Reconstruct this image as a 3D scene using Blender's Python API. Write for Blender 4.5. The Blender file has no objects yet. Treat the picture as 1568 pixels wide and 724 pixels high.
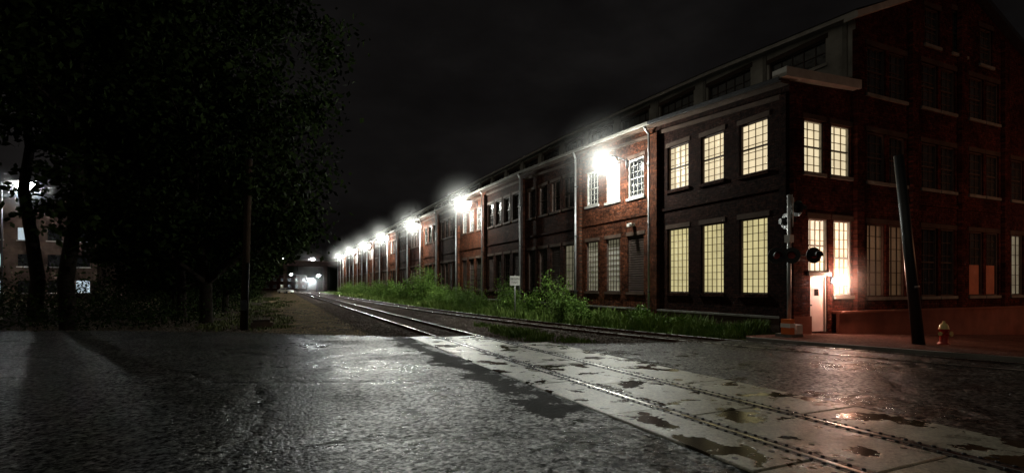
import bpy, math, random
import numpy as np
from mathutils import Vector, Matrix
random.seed(7); rng=np.random.default_rng(7)
sc=bpy.context.scene
sc.view_settings.view_transform='Standard'; sc.view_settings.look='None'; sc.view_settings.exposure=0

# ------------------------------------------------------------ materials
def newmat(name):
    m=bpy.data.materials.new(name); m.use_nodes=True
    nt=m.node_tree; b=nt.nodes['Principled BSDF']
    return m,nt,b
def noise(nt,vec,scale,detail=4,rough=.55):
    n=nt.nodes.new('ShaderNodeTexNoise'); n.inputs['Scale'].default_value=scale
    n.inputs['Detail'].default_value=detail; n.inputs['Roughness'].default_value=rough
    nt.links.new(vec,n.inputs['Vector']); return n.outputs['Fac']
def ramp(nt,fac,stops):
    r=nt.nodes.new('ShaderNodeValToRGB'); nt.links.new(fac,r.inputs['Fac'])
    e=r.color_ramp.elements
    while len(e)<len(stops): e.new(.5)
    for i,(p,c) in enumerate(stops):
        e[i].position=p
        if not hasattr(c,'__len__'): c=(c,c,c)
        e[i].color=(*c,1)
    return r.outputs['Color']
def mixc(nt,fac,a,b,mode='MIX'):
    m=nt.nodes.new('ShaderNodeMix'); m.data_type='RGBA'; m.blend_type=mode
    for i,v in ((0,fac),(6,a),(7,b)):
        s=m.inputs[i]
        if hasattr(v,'links'): nt.links.new(v,s)
        elif i==0: s.default_value=float(v)
        elif hasattr(v,'__len__'): s.default_value=(*v[:3],1)
        else: s.default_value=(v,v,v,1)
    return m.outputs[2]
def math_(nt,op,a,b=0.):
    m=nt.nodes.new('ShaderNodeMath'); m.operation=op
    for s,v in ((m.inputs[0],a),(m.inputs[1],b)):
        if hasattr(v,'links'): nt.links.new(v,s)
        else: s.default_value=v
    return m.outputs[0]
def coords(nt):
    g=nt.nodes.new('ShaderNodeNewGeometry'); return g.outputs['Position']
def bump(nt,b,h,strength=.5,dist=.02):
    n=nt.nodes.new('ShaderNodeBump'); n.inputs['Strength'].default_value=strength
    n.inputs['Distance'].default_value=dist; nt.links.new(h,n.inputs['Height'])
    nt.links.new(n.outputs['Normal'],b.inputs['Normal'])
def simple(name,col,rough=.7,metal=0,var=.25,vs=3.,bumps=0):
    m,nt,b=newmat(name); p=coords(nt)
    f=noise(nt,p,vs,5)
    c=ramp(nt,f,[(.25,tuple(x*(1-var) for x in col)),(.75,tuple(x*(1+var) for x in col))])
    nt.links.new(c,b.inputs['Base Color']); b.inputs['Roughness'].default_value=rough
    b.inputs['Metallic'].default_value=metal
    if rough>.55: b.inputs['Specular IOR Level'].default_value=.1
    if bumps: bump(nt,b,noise(nt,p,bumps,3),.5,.02)
    return m
def emis(name,col,s,var=0.,vs=1.,samp=True):
    m,nt,b=newmat(name)
    b.inputs['Base Color'].default_value=(.3,.3,.28,1); b.inputs['Roughness'].default_value=.3
    if var:
        p=coords(nt); f=noise(nt,p,vs,3,.6)
        c=ramp(nt,f,[(.3,tuple(x*(1-var) for x in col)),(.7,col)])
        nt.links.new(c,b.inputs['Emission Color'])
    else: b.inputs['Emission Color'].default_value=(*col,1)
    b.inputs['Emission Strength'].default_value=s
    if not samp: m.cycles.emission_sampling='NONE'
    return m
def brick(name,axis,c1,c2,mortar,dirt=.5):
    m,nt,b=newmat(name); p=coords(nt)
    s=nt.nodes.new('ShaderNodeSeparateXYZ'); nt.links.new(p,s.inputs[0])
    c=nt.nodes.new('ShaderNodeCombineXYZ'); nt.links.new(s.outputs[axis],c.inputs[0]); nt.links.new(s.outputs[2],c.inputs[1])
    t=nt.nodes.new('ShaderNodeTexBrick'); nt.links.new(c.outputs[0],t.inputs['Vector'])
    t.inputs['Scale'].default_value=1; t.inputs['Brick Width'].default_value=.26; t.inputs['Row Height'].default_value=.10
    t.inputs['Mortar Size'].default_value=.012; t.inputs['Mortar Smooth'].default_value=.3
    t.inputs['Color1'].default_value=(*c1,1); t.inputs['Color2'].default_value=(*c2,1); t.inputs['Mortar'].default_value=(*mortar,1)
    n1=noise(nt,p,.9,7,.7); d=ramp(nt,n1,[(.35,1-dirt),(.62,1.)])
    col=mixc(nt,1.,t.outputs['Color'],d,'MULTIPLY')
    n2=noise(nt,c.outputs[0],6,4,.75); d2=ramp(nt,n2,[(.38,.35),(.65,1.45)])
    col=mixc(nt,1.,col,d2,'MULTIPLY')
    nt.links.new(col,b.inputs['Base Color']); b.inputs['Roughness'].default_value=.9
    b.inputs['Specular IOR Level'].default_value=.04
    h=math_(nt,'SUBTRACT',n2,t.outputs['Fac']); bump(nt,b,h,1.,.03)
    return m

M={}
M['brickS']=brick('brick_lit_bays',1,(.17,.052,.024),(.075,.027,.015),(.055,.038,.028),.75)  # lamp-lit copy of the side brick, light put into the colour
M['brickSd']=brick('brick_unlit_bays',1,(.085,.030,.018),(.045,.018,.012),(.035,.02,.016),.65)  # same brick darkened for the bays without a lamp
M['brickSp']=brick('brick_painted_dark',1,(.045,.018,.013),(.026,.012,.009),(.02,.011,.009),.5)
M['brickF']=brick('brick_red_front',0,(.14,.036,.024),(.08,.024,.018),(.055,.028,.022),.7)
M['conc']=simple('weathered_concrete',(.2,.19,.17),.85,0,.35,1.5,20)
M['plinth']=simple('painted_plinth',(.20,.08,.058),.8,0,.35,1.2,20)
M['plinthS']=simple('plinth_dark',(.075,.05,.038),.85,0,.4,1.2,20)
M['trim']=simple('pale_trim_paint',(.4,.38,.35),.6,0,.25,2)
M['white']=simple('white_paint',(.72,.71,.67),.5,0,.12,3)
M['sframe']=simple('window_frame_grey_white',(.36,.35,.32),.6,0,.25,4)
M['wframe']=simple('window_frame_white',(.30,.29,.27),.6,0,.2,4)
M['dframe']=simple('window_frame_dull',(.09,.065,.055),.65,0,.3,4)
M['mframe']=simple('muntin_tan',(.34,.26,.15),.6,0,.2,4)
M['black']=simple('black_metal',(.012,.012,.013),.45,0,.3,8)
M['darkm']=simple('dark_steel',(.05,.05,.055),.5,.6,.3,6)
M['galv']=simple('galvanised_pipe',(.42,.42,.42),.45,.5,.25,3)
M['roof']=simple('roof_felt',(.06,.06,.062),.9,0,.3,1.)
M['clere']=simple('clerestory_panel',(.36,.345,.31),.8,0,.5,.8)
M['door']=simple('door_paint',(.62,.5,.47),.5,0,.1,3)
M['wood']=simple('creosote_timber',(.06,.045,.035),.85,0,.4,6,30)
M['pole']=simple('old_pole_wood',(.05,.032,.022),.9,0,.4,5,25)
M['orange']=simple('orange_plastic',(.75,.17,.03),.5,0,.1,4)
M['yellow']=simple('hydrant_yellow',(.75,.62,.25),.45,0,.15,8)
M['redp']=simple('hydrant_red',(.45,.04,.03),.45,0,.15,8)
M['board']=simple('painted_board',(.50,.2,.13),.6,0,.15,2)
def glassm(name,base):
    m,nt,b=newmat(name); p=coords(nt)
    f=noise(nt,p,1.8,2); c=ramp(nt,f,[(.3,tuple(x*.5 for x in base)),(.7,base)])
    nt.links.new(c,b.inputs['Base Color']); r=ramp(nt,noise(nt,p,5,2),[(.3,.04),(.7,.22)]); nt.links.new(r,b.inputs['Roughness'])
    b.inputs['IOR'].default_value=1.6
    bump(nt,b,noise(nt,p,2.2,2),.35,.05)
    return m
M['glass']=glassm('dark_window_glass',(.025,.027,.03))
M['glassg']=glassm('dusty_window_glass',(.06,.06,.057))
M['litU']=emis('lit_glass_cream',(1.,.83,.53),1.0,.28,.9)
M['litL']=emis('lit_glass_yellow',(.84,.73,.36),.82,.35,.9)
M['litD']=emis('lit_glass_dim',(.5,.46,.3),.32,.6,.8,False)
M['litW']=emis('lit_glass_bright',(1.,.78,.55),1.6,.4,.8)
M['litF']=emis('lit_glass_faint',(.5,.28,.12),.08,.7,.8,False)
M['lamp']=emis('lamp_bulb',(1,1,.95),160,samp=False)
M['lampd']=emis('lamp_bulb_distant',(.9,.95,1),260,samp=False)
M['redl']=emis('red_signal',(1,.05,.03),12,samp=False)
M['tubes']=emis('lit_far_wall',(.6,.75,.85),.9,.7,.5,False)
def mistm(name,d,R):
    m=bpy.data.materials.new(name); m.use_nodes=True; nt=m.node_tree; nt.nodes.clear()
    o=nt.nodes.new('ShaderNodeOutputMaterial'); v=nt.nodes.new('ShaderNodeVolumeScatter')
    tc=nt.nodes.new('ShaderNodeTexCoord'); l=nt.nodes.new('ShaderNodeVectorMath'); l.operation='LENGTH'
    nt.links.new(tc.outputs['Object'],l.inputs[0])
    k=math_(nt,'SUBTRACT',1.,math_(nt,'DIVIDE',l.outputs['Value'],R)); k=math_(nt,'MAXIMUM',k,0.); k=math_(nt,'POWER',k,2.0)
    nt.links.new(math_(nt,'MULTIPLY',k,d),v.inputs['Density'])
    nt.links.new(v.outputs[0],o.inputs['Volume']); return m
M['mist']=mistm('glare_mist',.052,3.4)  # mist added round the lamps, thickened to stand in for lens glare
M['mist2']=mistm('glare_mist_small',.12,1.5)  # smaller added glare haze for the door lamp

def asphalt():
    m,nt,b=newmat('wet_asphalt'); p=coords(nt)
    fine=noise(nt,p,11,3,.6); mid=noise(nt,p,2.0,8,.75); big=noise(nt,p,.33,6,.65)
    vo=nt.nodes.new('ShaderNodeTexVoronoi'); vo.inputs['Scale'].default_value=24; nt.links.new(p,vo.inputs['Vector'])
    sep=nt.nodes.new('ShaderNodeSeparateXYZ'); nt.links.new(vo.outputs['Color'],sep.inputs[0])
    grain=math_(nt,'MULTIPLY',sep.outputs[0],sep.outputs[1])
    c=ramp(nt,mid,[(.35,(.018,.018,.017)),(.65,(.055,.053,.047))])
    c2=mixc(nt,1.,c,ramp(nt,fine,[(.38,.3),(.62,1.6)]),'MULTIPLY')
    c2=mixc(nt,1.,c2,ramp(nt,grain,[(.0,.4),(.7,2.6)]),'MULTIPLY')
    wv=nt.nodes.new('ShaderNodeVectorMath'); wv.operation='ADD'
    nz=nt.nodes.new('ShaderNodeTexNoise'); nz.inputs['Scale'].default_value=1.1; nz.inputs['Detail'].default_value=7; nz.inputs['Roughness'].default_value=.65
    nt.links.new(p,nz.inputs['Vector']); nt.links.new(p,wv.inputs[0]); nt.links.new(nz.outputs['Color'],wv.inputs[1])
    v=nt.nodes.new('ShaderNodeTexVoronoi'); v.feature='DISTANCE_TO_EDGE'; v.inputs['Scale'].default_value=.27
    nt.links.new(wv.outputs[0],v.inputs['Vector'])
    cr=ramp(nt,v.outputs['Distance'],[(0.,1.),(.014,0.)])
    crs=ramp(nt,v.outputs['Distance'],[(0.,1.),(.05,0.)])
    c3=mixc(nt,cr,c2,(.012,.011,.01))
    s=nt.nodes.new('ShaderNodeSeparateXYZ'); nt.links.new(p,s.inputs[0])
    wob=math_(nt,'MULTIPLY',math_(nt,'SUBTRACT',noise(nt,p,1.1,6,.7),.5),2.8)
    dx=math_(nt,'ABSOLUTE',math_(nt,'SUBTRACT',math_(nt,'ADD',s.outputs[0],wob),3.75))
    strip=ramp(nt,dx,[(.30,1.),(.36,0.)])
    yy=math_(nt,'GREATER_THAN',math_(nt,'ADD',s.outputs[1],wob),6.2)
    strip=math_(nt,'MULTIPLY',strip,yy)
    c4=mixc(nt,strip,c3,(.014,.013,.012))
    # tree shade painted in: colour and gloss fall off to the left
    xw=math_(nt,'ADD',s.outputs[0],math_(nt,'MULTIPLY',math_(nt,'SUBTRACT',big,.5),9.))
    shadex=ramp(nt,math_(nt,'DIVIDE',math_(nt,'ADD',xw,12.),14.),[(.1,.10),(.92,1.)])
    nt.links.new(mixc(nt,1.,c4,mixc(nt,shadex,.55,1.),'MULTIPLY'),b.inputs['Base Color'])
    rg=ramp(nt,big,[(.38,.24),(.60,.48)])
    rg2=mixc(nt,1.,rg,ramp(nt,mid,[(.38,.7),(.62,1.25)]),'MULTIPLY')
    rg3=mixc(nt,strip,rg2,.75)
    nt.links.new(mixc(nt,shadex,.62,rg3),b.inputs['Roughness'])
    sp=ramp(nt,fine,[(.42,.03),(.60,.5)])
    sp=mixc(nt,1.,sp,ramp(nt,grain,[(.05,.25),(.6,2.2)]),'MULTIPLY')
    sp=mixc(nt,1.,sp,ramp(nt,mid,[(.40,.25),(.60,1.3)]),'MULTIPLY')
    sp=mixc(nt,math_(nt,'MAXIMUM',strip,cr),sp,.06)
    sp=mixc(nt,1.,sp,shadex,'MULTIPLY')
    nt.links.new(sp,b.inputs['Specular IOR Level'])
    h=math_(nt,'ADD',math_(nt,'MULTIPLY',fine,.35),math_(nt,'MULTIPLY',mid,.9))
    h=math_(nt,'SUBTRACT',h,math_(nt,'MULTIPLY',crs,.6))
    h=math_(nt,'SUBTRACT',h,math_(nt,'MULTIPLY',vo.outputs['Distance'],.2))
    bump(nt,b,h,1.,.05)
    return m
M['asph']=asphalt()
def panelmat():
    m,nt,b=newmat('crossing_concrete'); p=coords(nt)
    n1=noise(nt,p,1.25,6,.62); n2=noise(nt,p,1.7,6,.7); n3=noise(nt,p,22,4,.8)
    c=ramp(nt,n2,[(.33,(.32,.31,.24)),(.67,(.60,.59,.47))])
    c=mixc(nt,1.,c,ramp(nt,n3,[(.35,.5),(.65,1.25)]),'MULTIPLY')
    wet=ramp(nt,n1,[(.555,0.),(.575,1.)])
    brn=ramp(nt,noise(nt,p,.5,3),[(.45,(.035,.03,.022)),(.6,(.085,.055,.02))])
    nt.links.new(mixc(nt,wet,c,brn),b.inputs['Base Color'])
    nt.links.new(mixc(nt,wet,ramp(nt,n2,[(.35,.24),(.65,.48)]),.16),b.inputs['Roughness'])
    nt.links.new(mixc(nt,wet,ramp(nt,n3,[(.35,.5),(.65,1.)]),.3),b.inputs['Specular IOR Level'])
    bump(nt,b,math_(nt,'MULTIPLY',n3,math_(nt,'SUBTRACT',1.,wet)),.9,.012)
    return m
M['panel']=panelmat()
def groundmat(name,c1,c2,c3,s=1.):
    m,nt,b=newmat(name); p=coords(nt)
    n1=noise(nt,p,.5*s,7,.75); n2=noise(nt,p,12,6,.85)
    c=ramp(nt,n1,[(.38,c1),(.5,c2),(.62,c3)])
    c=mixc(nt,1.,c,ramp(nt,n2,[(.36,.3),(.64,1.7)]),'MULTIPLY')
    nt.links.new(c,b.inputs['Base Color']); b.inputs['Roughness'].default_value=.9
    b.inputs['Specular IOR Level'].default_value=.05
    bump(nt,b,n2,1.,.1); return m
M['dirt']=groundmat('dirt_ground',(.03,.035,.018),(.075,.055,.035),(.12,.09,.06))
M['path']=groundmat('dirt_path',(.045,.06,.02),(.13,.088,.045),(.24,.17,.085),2.2)
M['grassg']=groundmat('grass_ground',(.04,.07,.015),(.07,.11,.025),(.11,.11,.045))
M['ballast']=groundmat('ballast_bed',(.045,.034,.028),(.08,.062,.05),(.12,.095,.08),3)
M['apron']=groundmat('brick_sidewalk',(.12,.055,.04),(.17,.08,.06),(.21,.11,.08),2)
M['stone']=simple('ballast_stone',(.13,.105,.088),.75,0,.6,9)
m,nt,b=newmat('rail_head_steel'); b.inputs['Base Color'].default_value=(.6,.58,.54,1); b.inputs['Metallic'].default_value=1
nt.links.new(ramp(nt,noise(nt,coords(nt),4,4),[(.3,.18),(.7,.4)]),b.inputs['Roughness']); M['rail']=m
M['rust']=simple('rail_rust',(.09,.045,.03),.7,.2,.4,7)
M['rubber']=simple('flangeway_rubber',(.018,.018,.018),.4,0,.4,12,40)
def leafm(name,a,bb,sp=.2):
    m,nt,b=newmat(name); p=coords(nt)
    c=ramp(nt,noise(nt,p,1.3,4,.7),[(.3,a),(.7,bb)])
    nt.links.new(c,b.inputs['Base Color']); b.inputs['Roughness'].default_value=.7
    b.inputs['Specular IOR Level'].default_value=sp
    return m
M['leafT']=leafm('tree_leaves',(.010,.018,.005),(.030,.046,.012),.02)
M['leafB']=leafm('shrub_leaves',(.05,.11,.018),(.17,.28,.05))
M['blade']=leafm('grass_blades',(.06,.12,.018),(.18,.25,.06))
M['bladeD']=leafm('dry_grass_blades',(.04,.06,.015),(.12,.13,.045))
M['bark']=simple('bark',(.022,.017,.013),.95,0,.4,6,18)

# ------------------------------------------------------------ mesh builder
class MB:
    def __init__(s): s.v=[];s.f=[];s.mi=[];s.mats=[];s.sm=[]
    def m(s,k):
        if k not in s.mats: s.mats.append(k)
        return s.mats.index(k)
    def poly(s,pts,k,sm=False):
        i=len(s.v); s.v+= [tuple(p) for p in pts]; s.f.append(tuple(range(i,i+len(pts)))); s.mi.append(s.m(k)); s.sm.append(sm)
    def hexa(s,p,k):
        i=len(s.v); s.v+=[tuple(q) for q in p]; mi=s.m(k)
        for f in ((0,3,2,1),(4,5,6,7),(0,1,5,4),(1,2,6,5),(2,3,7,6),(3,0,4,7)):
            s.f.append(tuple(i+j for j in f)); s.mi.append(mi); s.sm.append(False)
    def box(s,x0,x1,y0,y1,z0,z1,k):
        s.hexa([(x0,y0,z0),(x1,y0,z0),(x1,y1,z0),(x0,y1,z0),(x0,y0,z1),(x1,y0,z1),(x1,y1,z1),(x0,y1,z1)],k)
    def tube(s,p0,p1,r0,r1,k,n=10,cap=True):
        p0=Vector(p0);p1=Vector(p1); d=(p1-p0)
        if d.length<1e-6: return
        d.normalize(); a=d.orthogonal().normalized(); b=d.cross(a)
        i=len(s.v); mi=s.m(k)
        for p,r in ((p0,r0),(p1,r1)):
            for j in range(n):
                t=2*math.pi*j/n; s.v.append(tuple(p+a*(r*math.cos(t))+b*(r*math.sin(t))))
        for j in range(n):
            s.f.append((i+j,i+(j+1)%n,i+n+(j+1)%n,i+n+j)); s.mi.append(mi); s.sm.append(True)
        if cap:
            s.f.append(tuple(i+j for j in reversed(range(n)))); s.mi.append(mi); s.sm.append(False)
            s.f.append(tuple(i+n+j for j in range(n))); s.mi.append(mi); s.sm.append(False)
    def lathe(s,c,prof,k,n=16,axis='Z'):
        c=Vector(c); i=len(s.v); mi=s.m(k)
        for r,z in prof:
            for j in range(n):
                t=2*math.pi*j/n; x,y=r*math.cos(t),r*math.sin(t)
                v={'Z':(x,y,z),'X':(z,x,y),'Y':(x,z,y)}[axis]; s.v.append(tuple(c+Vector(v)))
        for a in range(len(prof)-1):
            for j in range(n):
                s.f.append((i+a*n+j,i+a*n+(j+1)%n,i+(a+1)*n+(j+1)%n,i+(a+1)*n+j)); s.mi.append(mi); s.sm.append(True)
    def build(s,name,parent=None,loc=(0,0,0),rot=0):
        me=bpy.data.meshes.new(name); me.from_pydata(s.v,[],s.f)
        for k in s.mats: me.materials.append(M[k])
        me.polygons.foreach_set('material_index',s.mi); me.polygons.foreach_set('use_smooth',s.sm); me.update()
        o=bpy.data.objects.new(name,me); sc.collection.objects.link(o); o.location=loc; o.rotation_euler[2]=rot
        if parent: o.parent=parent
        return o
def empty(name,loc=(0,0,0)):
    e=bpy.data.objects.new(name,None); e.location=loc; sc.collection.objects.link(e); return e
def light(name,loc,power,col,parent=None,size=.12,kind='POINT'):
    l=bpy.data.lights.new(name,kind); l.energy=power; l.color=col
    l.shadow_soft_size=size
    o=bpy.data.objects.new(name,l); o.location=loc; sc.collection.objects.link(o)
    if parent: o.parent=parent
    return o
def ball(loc,R,k,name,parent,scale=1.):
    g=MB(); n=9; g.lathe((0,0,0),[(max(.001,R*math.sin(math.pi*i/n)),-R*math.cos(math.pi*i/n)) for i in range(n+1)],k,18)
    o=g.build(name,parent,loc); o.scale=(scale,)*3; return o

# ------------------------------------------------------------ camera
cd=bpy.data.cameras.new('camera'); cam=bpy.data.objects.new('camera',cd); sc.collection.objects.link(cam)
cam.location=(0,0,1.8); cam.rotation_euler=(math.radians(90),0,math.radians(-24.14))
cd.sensor_width=36; cd.lens=18.14; cd.shift_y=.0485; cd.clip_end=3000; sc.camera=cam

# ------------------------------------------------------------ sky: thin cloud + unseen fill glow added behind the camera to lift the clerestory
w=bpy.data.worlds.new('World'); sc.world=w; w.use_nodes=True; nt=w.node_tree; bg=nt.nodes['Background']
tc=nt.nodes.new('ShaderNodeTexCoord'); mp=nt.nodes.new('ShaderNodeMapping'); mp.inputs['Scale'].default_value=(1,1,2.2)
nt.links.new(tc.outputs['Generated'],mp.inputs[0])
f=noise(nt,mp.outputs[0],1.9,6,.55)
c=ramp(nt,f,[(.32,(.0020,.0017,.0017)),(.52,(.0052,.0047,.0046)),(.70,(.0105,.0095,.0092))])
dp=nt.nodes.new('ShaderNodeVectorMath'); dp.operation='DOT_PRODUCT'; dp.inputs[1].default_value=(-.93,-.22,.30)
nt.links.new(tc.outputs['Generated'],dp.inputs[0])
gl=ramp(nt,dp.outputs['Value'],[(.30,(0,0,0)),(1.,(.105,.095,.075))])
nt.links.new(mixc(nt,1.,c,gl,'ADD'),bg.inputs[0]); bg.inputs[1].default_value=1.

# ------------------------------------------------------------ ground sheets
def gz(x): return -.04*min(max(0,x-17),23)
def sheet(name,pts,z,k,skirt=0):
    import bmesh
    bm=bmesh.new(); vs=[bm.verts.new((x,y,0)) for x,y in pts]; bm.faces.new(vs)
    for cx in (17,40):
        bmesh.ops.bisect_plane(bm,geom=bm.verts[:]+bm.edges[:]+bm.faces[:],plane_co=(cx,0,0),plane_no=(1,0,0))
    bmesh.ops.triangulate(bm,faces=bm.faces[:])
    for v in bm.verts: v.co.z=z+gz(v.co.x)
    if skirt:
        be=[e for e in bm.edges if len(e.link_faces)==1]
        r=bmesh.ops.extrude_edge_only(bm,edges=be)
        for g in r['geom']:
            if isinstance(g,bmesh.types.BMVert): g.co.z-=skirt
    bmesh.ops.recalc_face_normals(bm,faces=bm.faces[:])
    me=bpy.data.meshes.new(name); bm.to_mesh(me); bm.free(); me.materials.append(M[k])
    o=bpy.data.objects.new(name,me); sc.collection.objects.link(o); return o
sheet('ground',[(-700,-300),(800,-300),(800,1300),(-700,1300)],-.16,'dirt')

kn=[(-14,25.5),(-6,20.2),(0,17.3),(6,15.0),(9,14.0),(12,13.15),(16,12.3),(20,11.7),(25,11.15),(32,10.6),(40,10.2),(60,9.8),(110,9.6),(250,9.6)]
def t2(a):
    for i in range(len(kn)-1):
        if kn[i][0]<=a<=kn[i+1][0]:
            y0,x0=kn[i];y1,x1=kn[i+1]
            def sl(j):
                j0=max(j-1,0);j1=min(j+1,len(kn)-1); return (kn[j1][1]-kn[j0][1])/(kn[j1][0]-kn[j0][0])
            h=y1-y0;t=(a-y0)/h;m0=sl(i)*h;m1=sl(i+1)*h
            return (2*t**3-3*t*t+1)*x0+(t**3-2*t*t+t)*m0+(-2*t**3+3*t*t)*x1+(t**3-t*t)*m1
    return kn[0][1] if a<kn[0][0] else kn[-1][1]
edge=[(t2(a)+1.25,a) for a in (12.5,11,9.5,8,6,4,2,0,-3,-6,-10,-14)]
road=[(-90,68),(-40,43),(-24,34.5),(-10.5,27.6),(-6,25.6),(-1.4,22.9),(1.5,20.4),(4.15,18.25),(5,17.7),(7.9,14.3),(9.3,13.6),(10.7,13.2),(12.3,12.9)]+edge+[(27,-60),(-90,-60)]
rr=[]
for i in range(len(road)-1):
    x0,y0=road[i];x1,y1=road[i+1]; rr.append((x0,y0))
    if 2<=i<=12:
        n=int(math.hypot(x1-x0,y1-y0)/.35)
        for j in range(1,n):
            t=j/n; rr.append((x0+(x1-x0)*t+random.uniform(-.1,.1),y0+(y1-y0)*t+random.uniform(-.2,.2)))
rr.append(road[-1])
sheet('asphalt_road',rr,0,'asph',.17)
sheet('sidewalk',[(90,-14)]+[(90,12.9),(14.6,12.9)]+edge,.10,'apron',.12)
mb=MB()
for i in range(len(edge)-1):
    (x0,y0),(x1,y1)=edge[i],edge[i+1]
    mb.hexa([(x0-.13,y0,-.1+gz(x0)),(x0+.003,y0,-.1+gz(x0)),(x1+.003,y1,-.1+gz(x1)),(x1-.13,y1,-.1+gz(x1)),
             (x0-.13,y0,.11+gz(x0)),(x0+.003,y0,.113+gz(x0)),(x1+.003,y1,.113+gz(x1)),(x1-.13,y1,.11+gz(x1))],'conc')
mb.build('kerb')
def strip(name,left,right,ys,z,k):
    mb=MB()
    for i in range(len(ys)-1):
        a,b_=ys[i],ys[i+1]; n=6
        for j in range(n):
            f0,f1=j/n,(j+1)/n
            def P(y,f): 
                l,r=left(y),right(y); x=l+(r-l)*f
                return (x,y,z(x,y,f))
            mb.poly([P(a,f0),P(a,f1),P(b_,f1),P(b_,f0)],k,True)
    return mb.build(name)
ysA=[12.2+i*.8 for i in range(60)]+[60+i*6 for i in range(40)]
def hn(x,y): return .03*math.sin(x*2.1+y*1.3)+.02*math.sin(x*4.7-y*2.9)
strip('ballast_bed',lambda y:3.4,lambda y:t2(y)+1.5,ysA,lambda x,y,f:-.155 if f in(0,1) else -.10+hn(x,y)*.3,'ballast')
strip('grass_verge',lambda y:t2(y)+1.35,lambda y:16.75,[12.7+i*.8 for i in range(60)]+[61+i*6 for i in range(22)],lambda x,y,f:-.12+hn(x,y)+.22*f,'grassg')
strip('dirt_path',lambda y:-.6-.01*y+.35*math.sin(y*.9),lambda y:3.2,[19.5+i*1. for i in range(60)]+[80+i*8 for i in range(20)],lambda x,y,f:-.158 if f in(0,1) else -.135+hn(x,y)*.5,'path')

# ------------------------------------------------------------ railway
def railsweep(mb,path):
    prof=[(-.07,-.15,'rust'),(.07,-.15,'rust'),(.07,-.135,'rust'),(.012,-.115,'rust'),(.012,-.03,'rust'),(.036,-.02,'rust'),(.036,.004,'rail'),(.028,.012,'rail'),(-.028,.012,'rail'),(-.036,.004,'rust'),(-.036,-.02,'rust'),(-.012,-.03,'rust'),(-.012,-.115,'rust'),(-.07,-.135,'rust')]
    n=len(prof); i0=len(mb.v)
    for i,(x,y) in enumerate(path):
        a=path[max(i-1,0)];b=path[min(i+1,len(path)-1)]
        d=Vector((b[0]-a[0],b[1]-a[1])).normalized(); nx,ny=d.y,-d.x
        for o,z,_ in prof: mb.v.append((x+nx*o,y+ny*o,z+.012+gz(x)))
    for i in range(len(path)-1):
        for j in range(n):
            a=i0+i*n+j;b=i0+i*n+(j+1)%n
            mb.f.append((a,b,b+n,a+n)); mb.mi.append(mb.m(prof[j][2])); mb.sm.append(False)
def ties(mb,cf,a0,a1):
    a=a0
    while a<a1:
        c=cf(a); dx=(cf(a+.5)-cf(a-.5)); ang=math.atan2(dx,1)
        L=1.28;W=.115; ca,sa=math.cos(-ang),math.sin(-ang)
        z0=-.3; z1=-.085+random.uniform(-.012,.012)
        q=[(-L,-W),(L,-W),(L,W),(-L,W)]; q=[(c+u*ca-v*sa+random.uniform(-.01,.01),a+u*sa+v*ca) for u,v in q]
        mb.hexa([(*p,z0) for p in q]+[(*p,z1) for p in q],'wood'); a+=.52
CM=5.815
e=empty('railroad_track'); mb=MB(); ties(mb,lambda a:CM,18.3,150); mb.build('ties',e)
mb=MB()
for x in (5.08,6.55): railsweep(mb,[(x,-20),(x,260)])
mb.build('rails',e)
e=empty('railroad_track'); mb=MB(); ties(mb,t2,13.4,110); mb.build('ties',e)
mb=MB()
for o in (-.735,.735):
    railsweep(mb,[(t2(a)+o*math.cos(math.atan((t2(a+.3)-t2(a-.3))/.6)),a-o*math.sin(math.atan((t2(a+.3)-t2(a-.3))/.6))) for a in np.concatenate([np.arange(-13.5,45,.8),np.arange(45,250,8)])])
mb.build('rails',e)
mb=MB()
for o in (-.735,.735):
    for s_ in (-1,1):
        ys=np.arange(-13,12.6,.7)
        for i in range(len(ys)-1):
            q=[]
            for a in (ys[i],ys[i+1]):
                th=math.atan((t2(a+.3)-t2(a-.3))/.6)
                for k_ in (.04,.11):
                    oo=o+s_*k_; x=t2(a)+oo*math.cos(th); q.append((x,a-oo*math.sin(th),.005+gz(x)))
            mb.poly([q[0],q[1],q[3],q[2]],'rubber')
mb.build('flangeway_strip')
e=empty('railroad_crossing_panels'); mb=MB(); mr=MB()
for (x0,x1,ye) in ((4.15,4.965,18.1),(5.215,6.415,17.6),(6.665,7.78,14.6)):
    y=ye
    while y>-8:
        L=2.42
        j=random.uniform(-.006,.006)
        bz=.02+j
        b_=.015
        lo=[(x0,y-L,-.05),(x1,y-L,-.05),(x1,y-.018,-.05),(x0,y-.018,-.05)]
        md=[(a,b,bz-.012) for a,b,_ in lo]; 
        hi=[(x0+b_,y-L+b_,bz),(x1-b_,y-L+b_,bz),(x1-b_,y-.018-b_,bz),(x0+b_,y-.018-b_,bz)]
        for q in range(4):
            mb.poly([lo[q],lo[(q+1)%4],md[(q+1)%4],md[q]],'panel')
            mb.poly([md[q],md[(q+1)%4],hi[(q+1)%4],hi[q]],'panel')
        mb.poly(hi,'panel')
        for hx in (x0+.14,x1-.14):
            for hy in (y-.35,y-L+.35):
                mr.tube((hx,hy,bz+.001),(hx,hy,bz+.004),.035,.033,'rubber',10)
        y-=L
mb.build('concrete_panels',e); mr.build('lifting_sockets',e)
mb=MB()
for x0,x1,z in ((4.97,5.04,.018),(5.12,5.14,-.02),(5.14,5.21,.018),(6.42,6.49,.018),(6.49,6.51,-.02),(6.59,6.66,.018)):
    mb.box(x0,x1,-8,17.6,-.1,z,'rubber')
for x in (5.0,5.175,6.455,6.63):
    y=-2
    while y<17.5:
        mb.tube((x,y,.018),(x,y,.034),.022,.018,'darkm',6); y+=.14
mb.build('rubber_flangeways',e)

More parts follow.
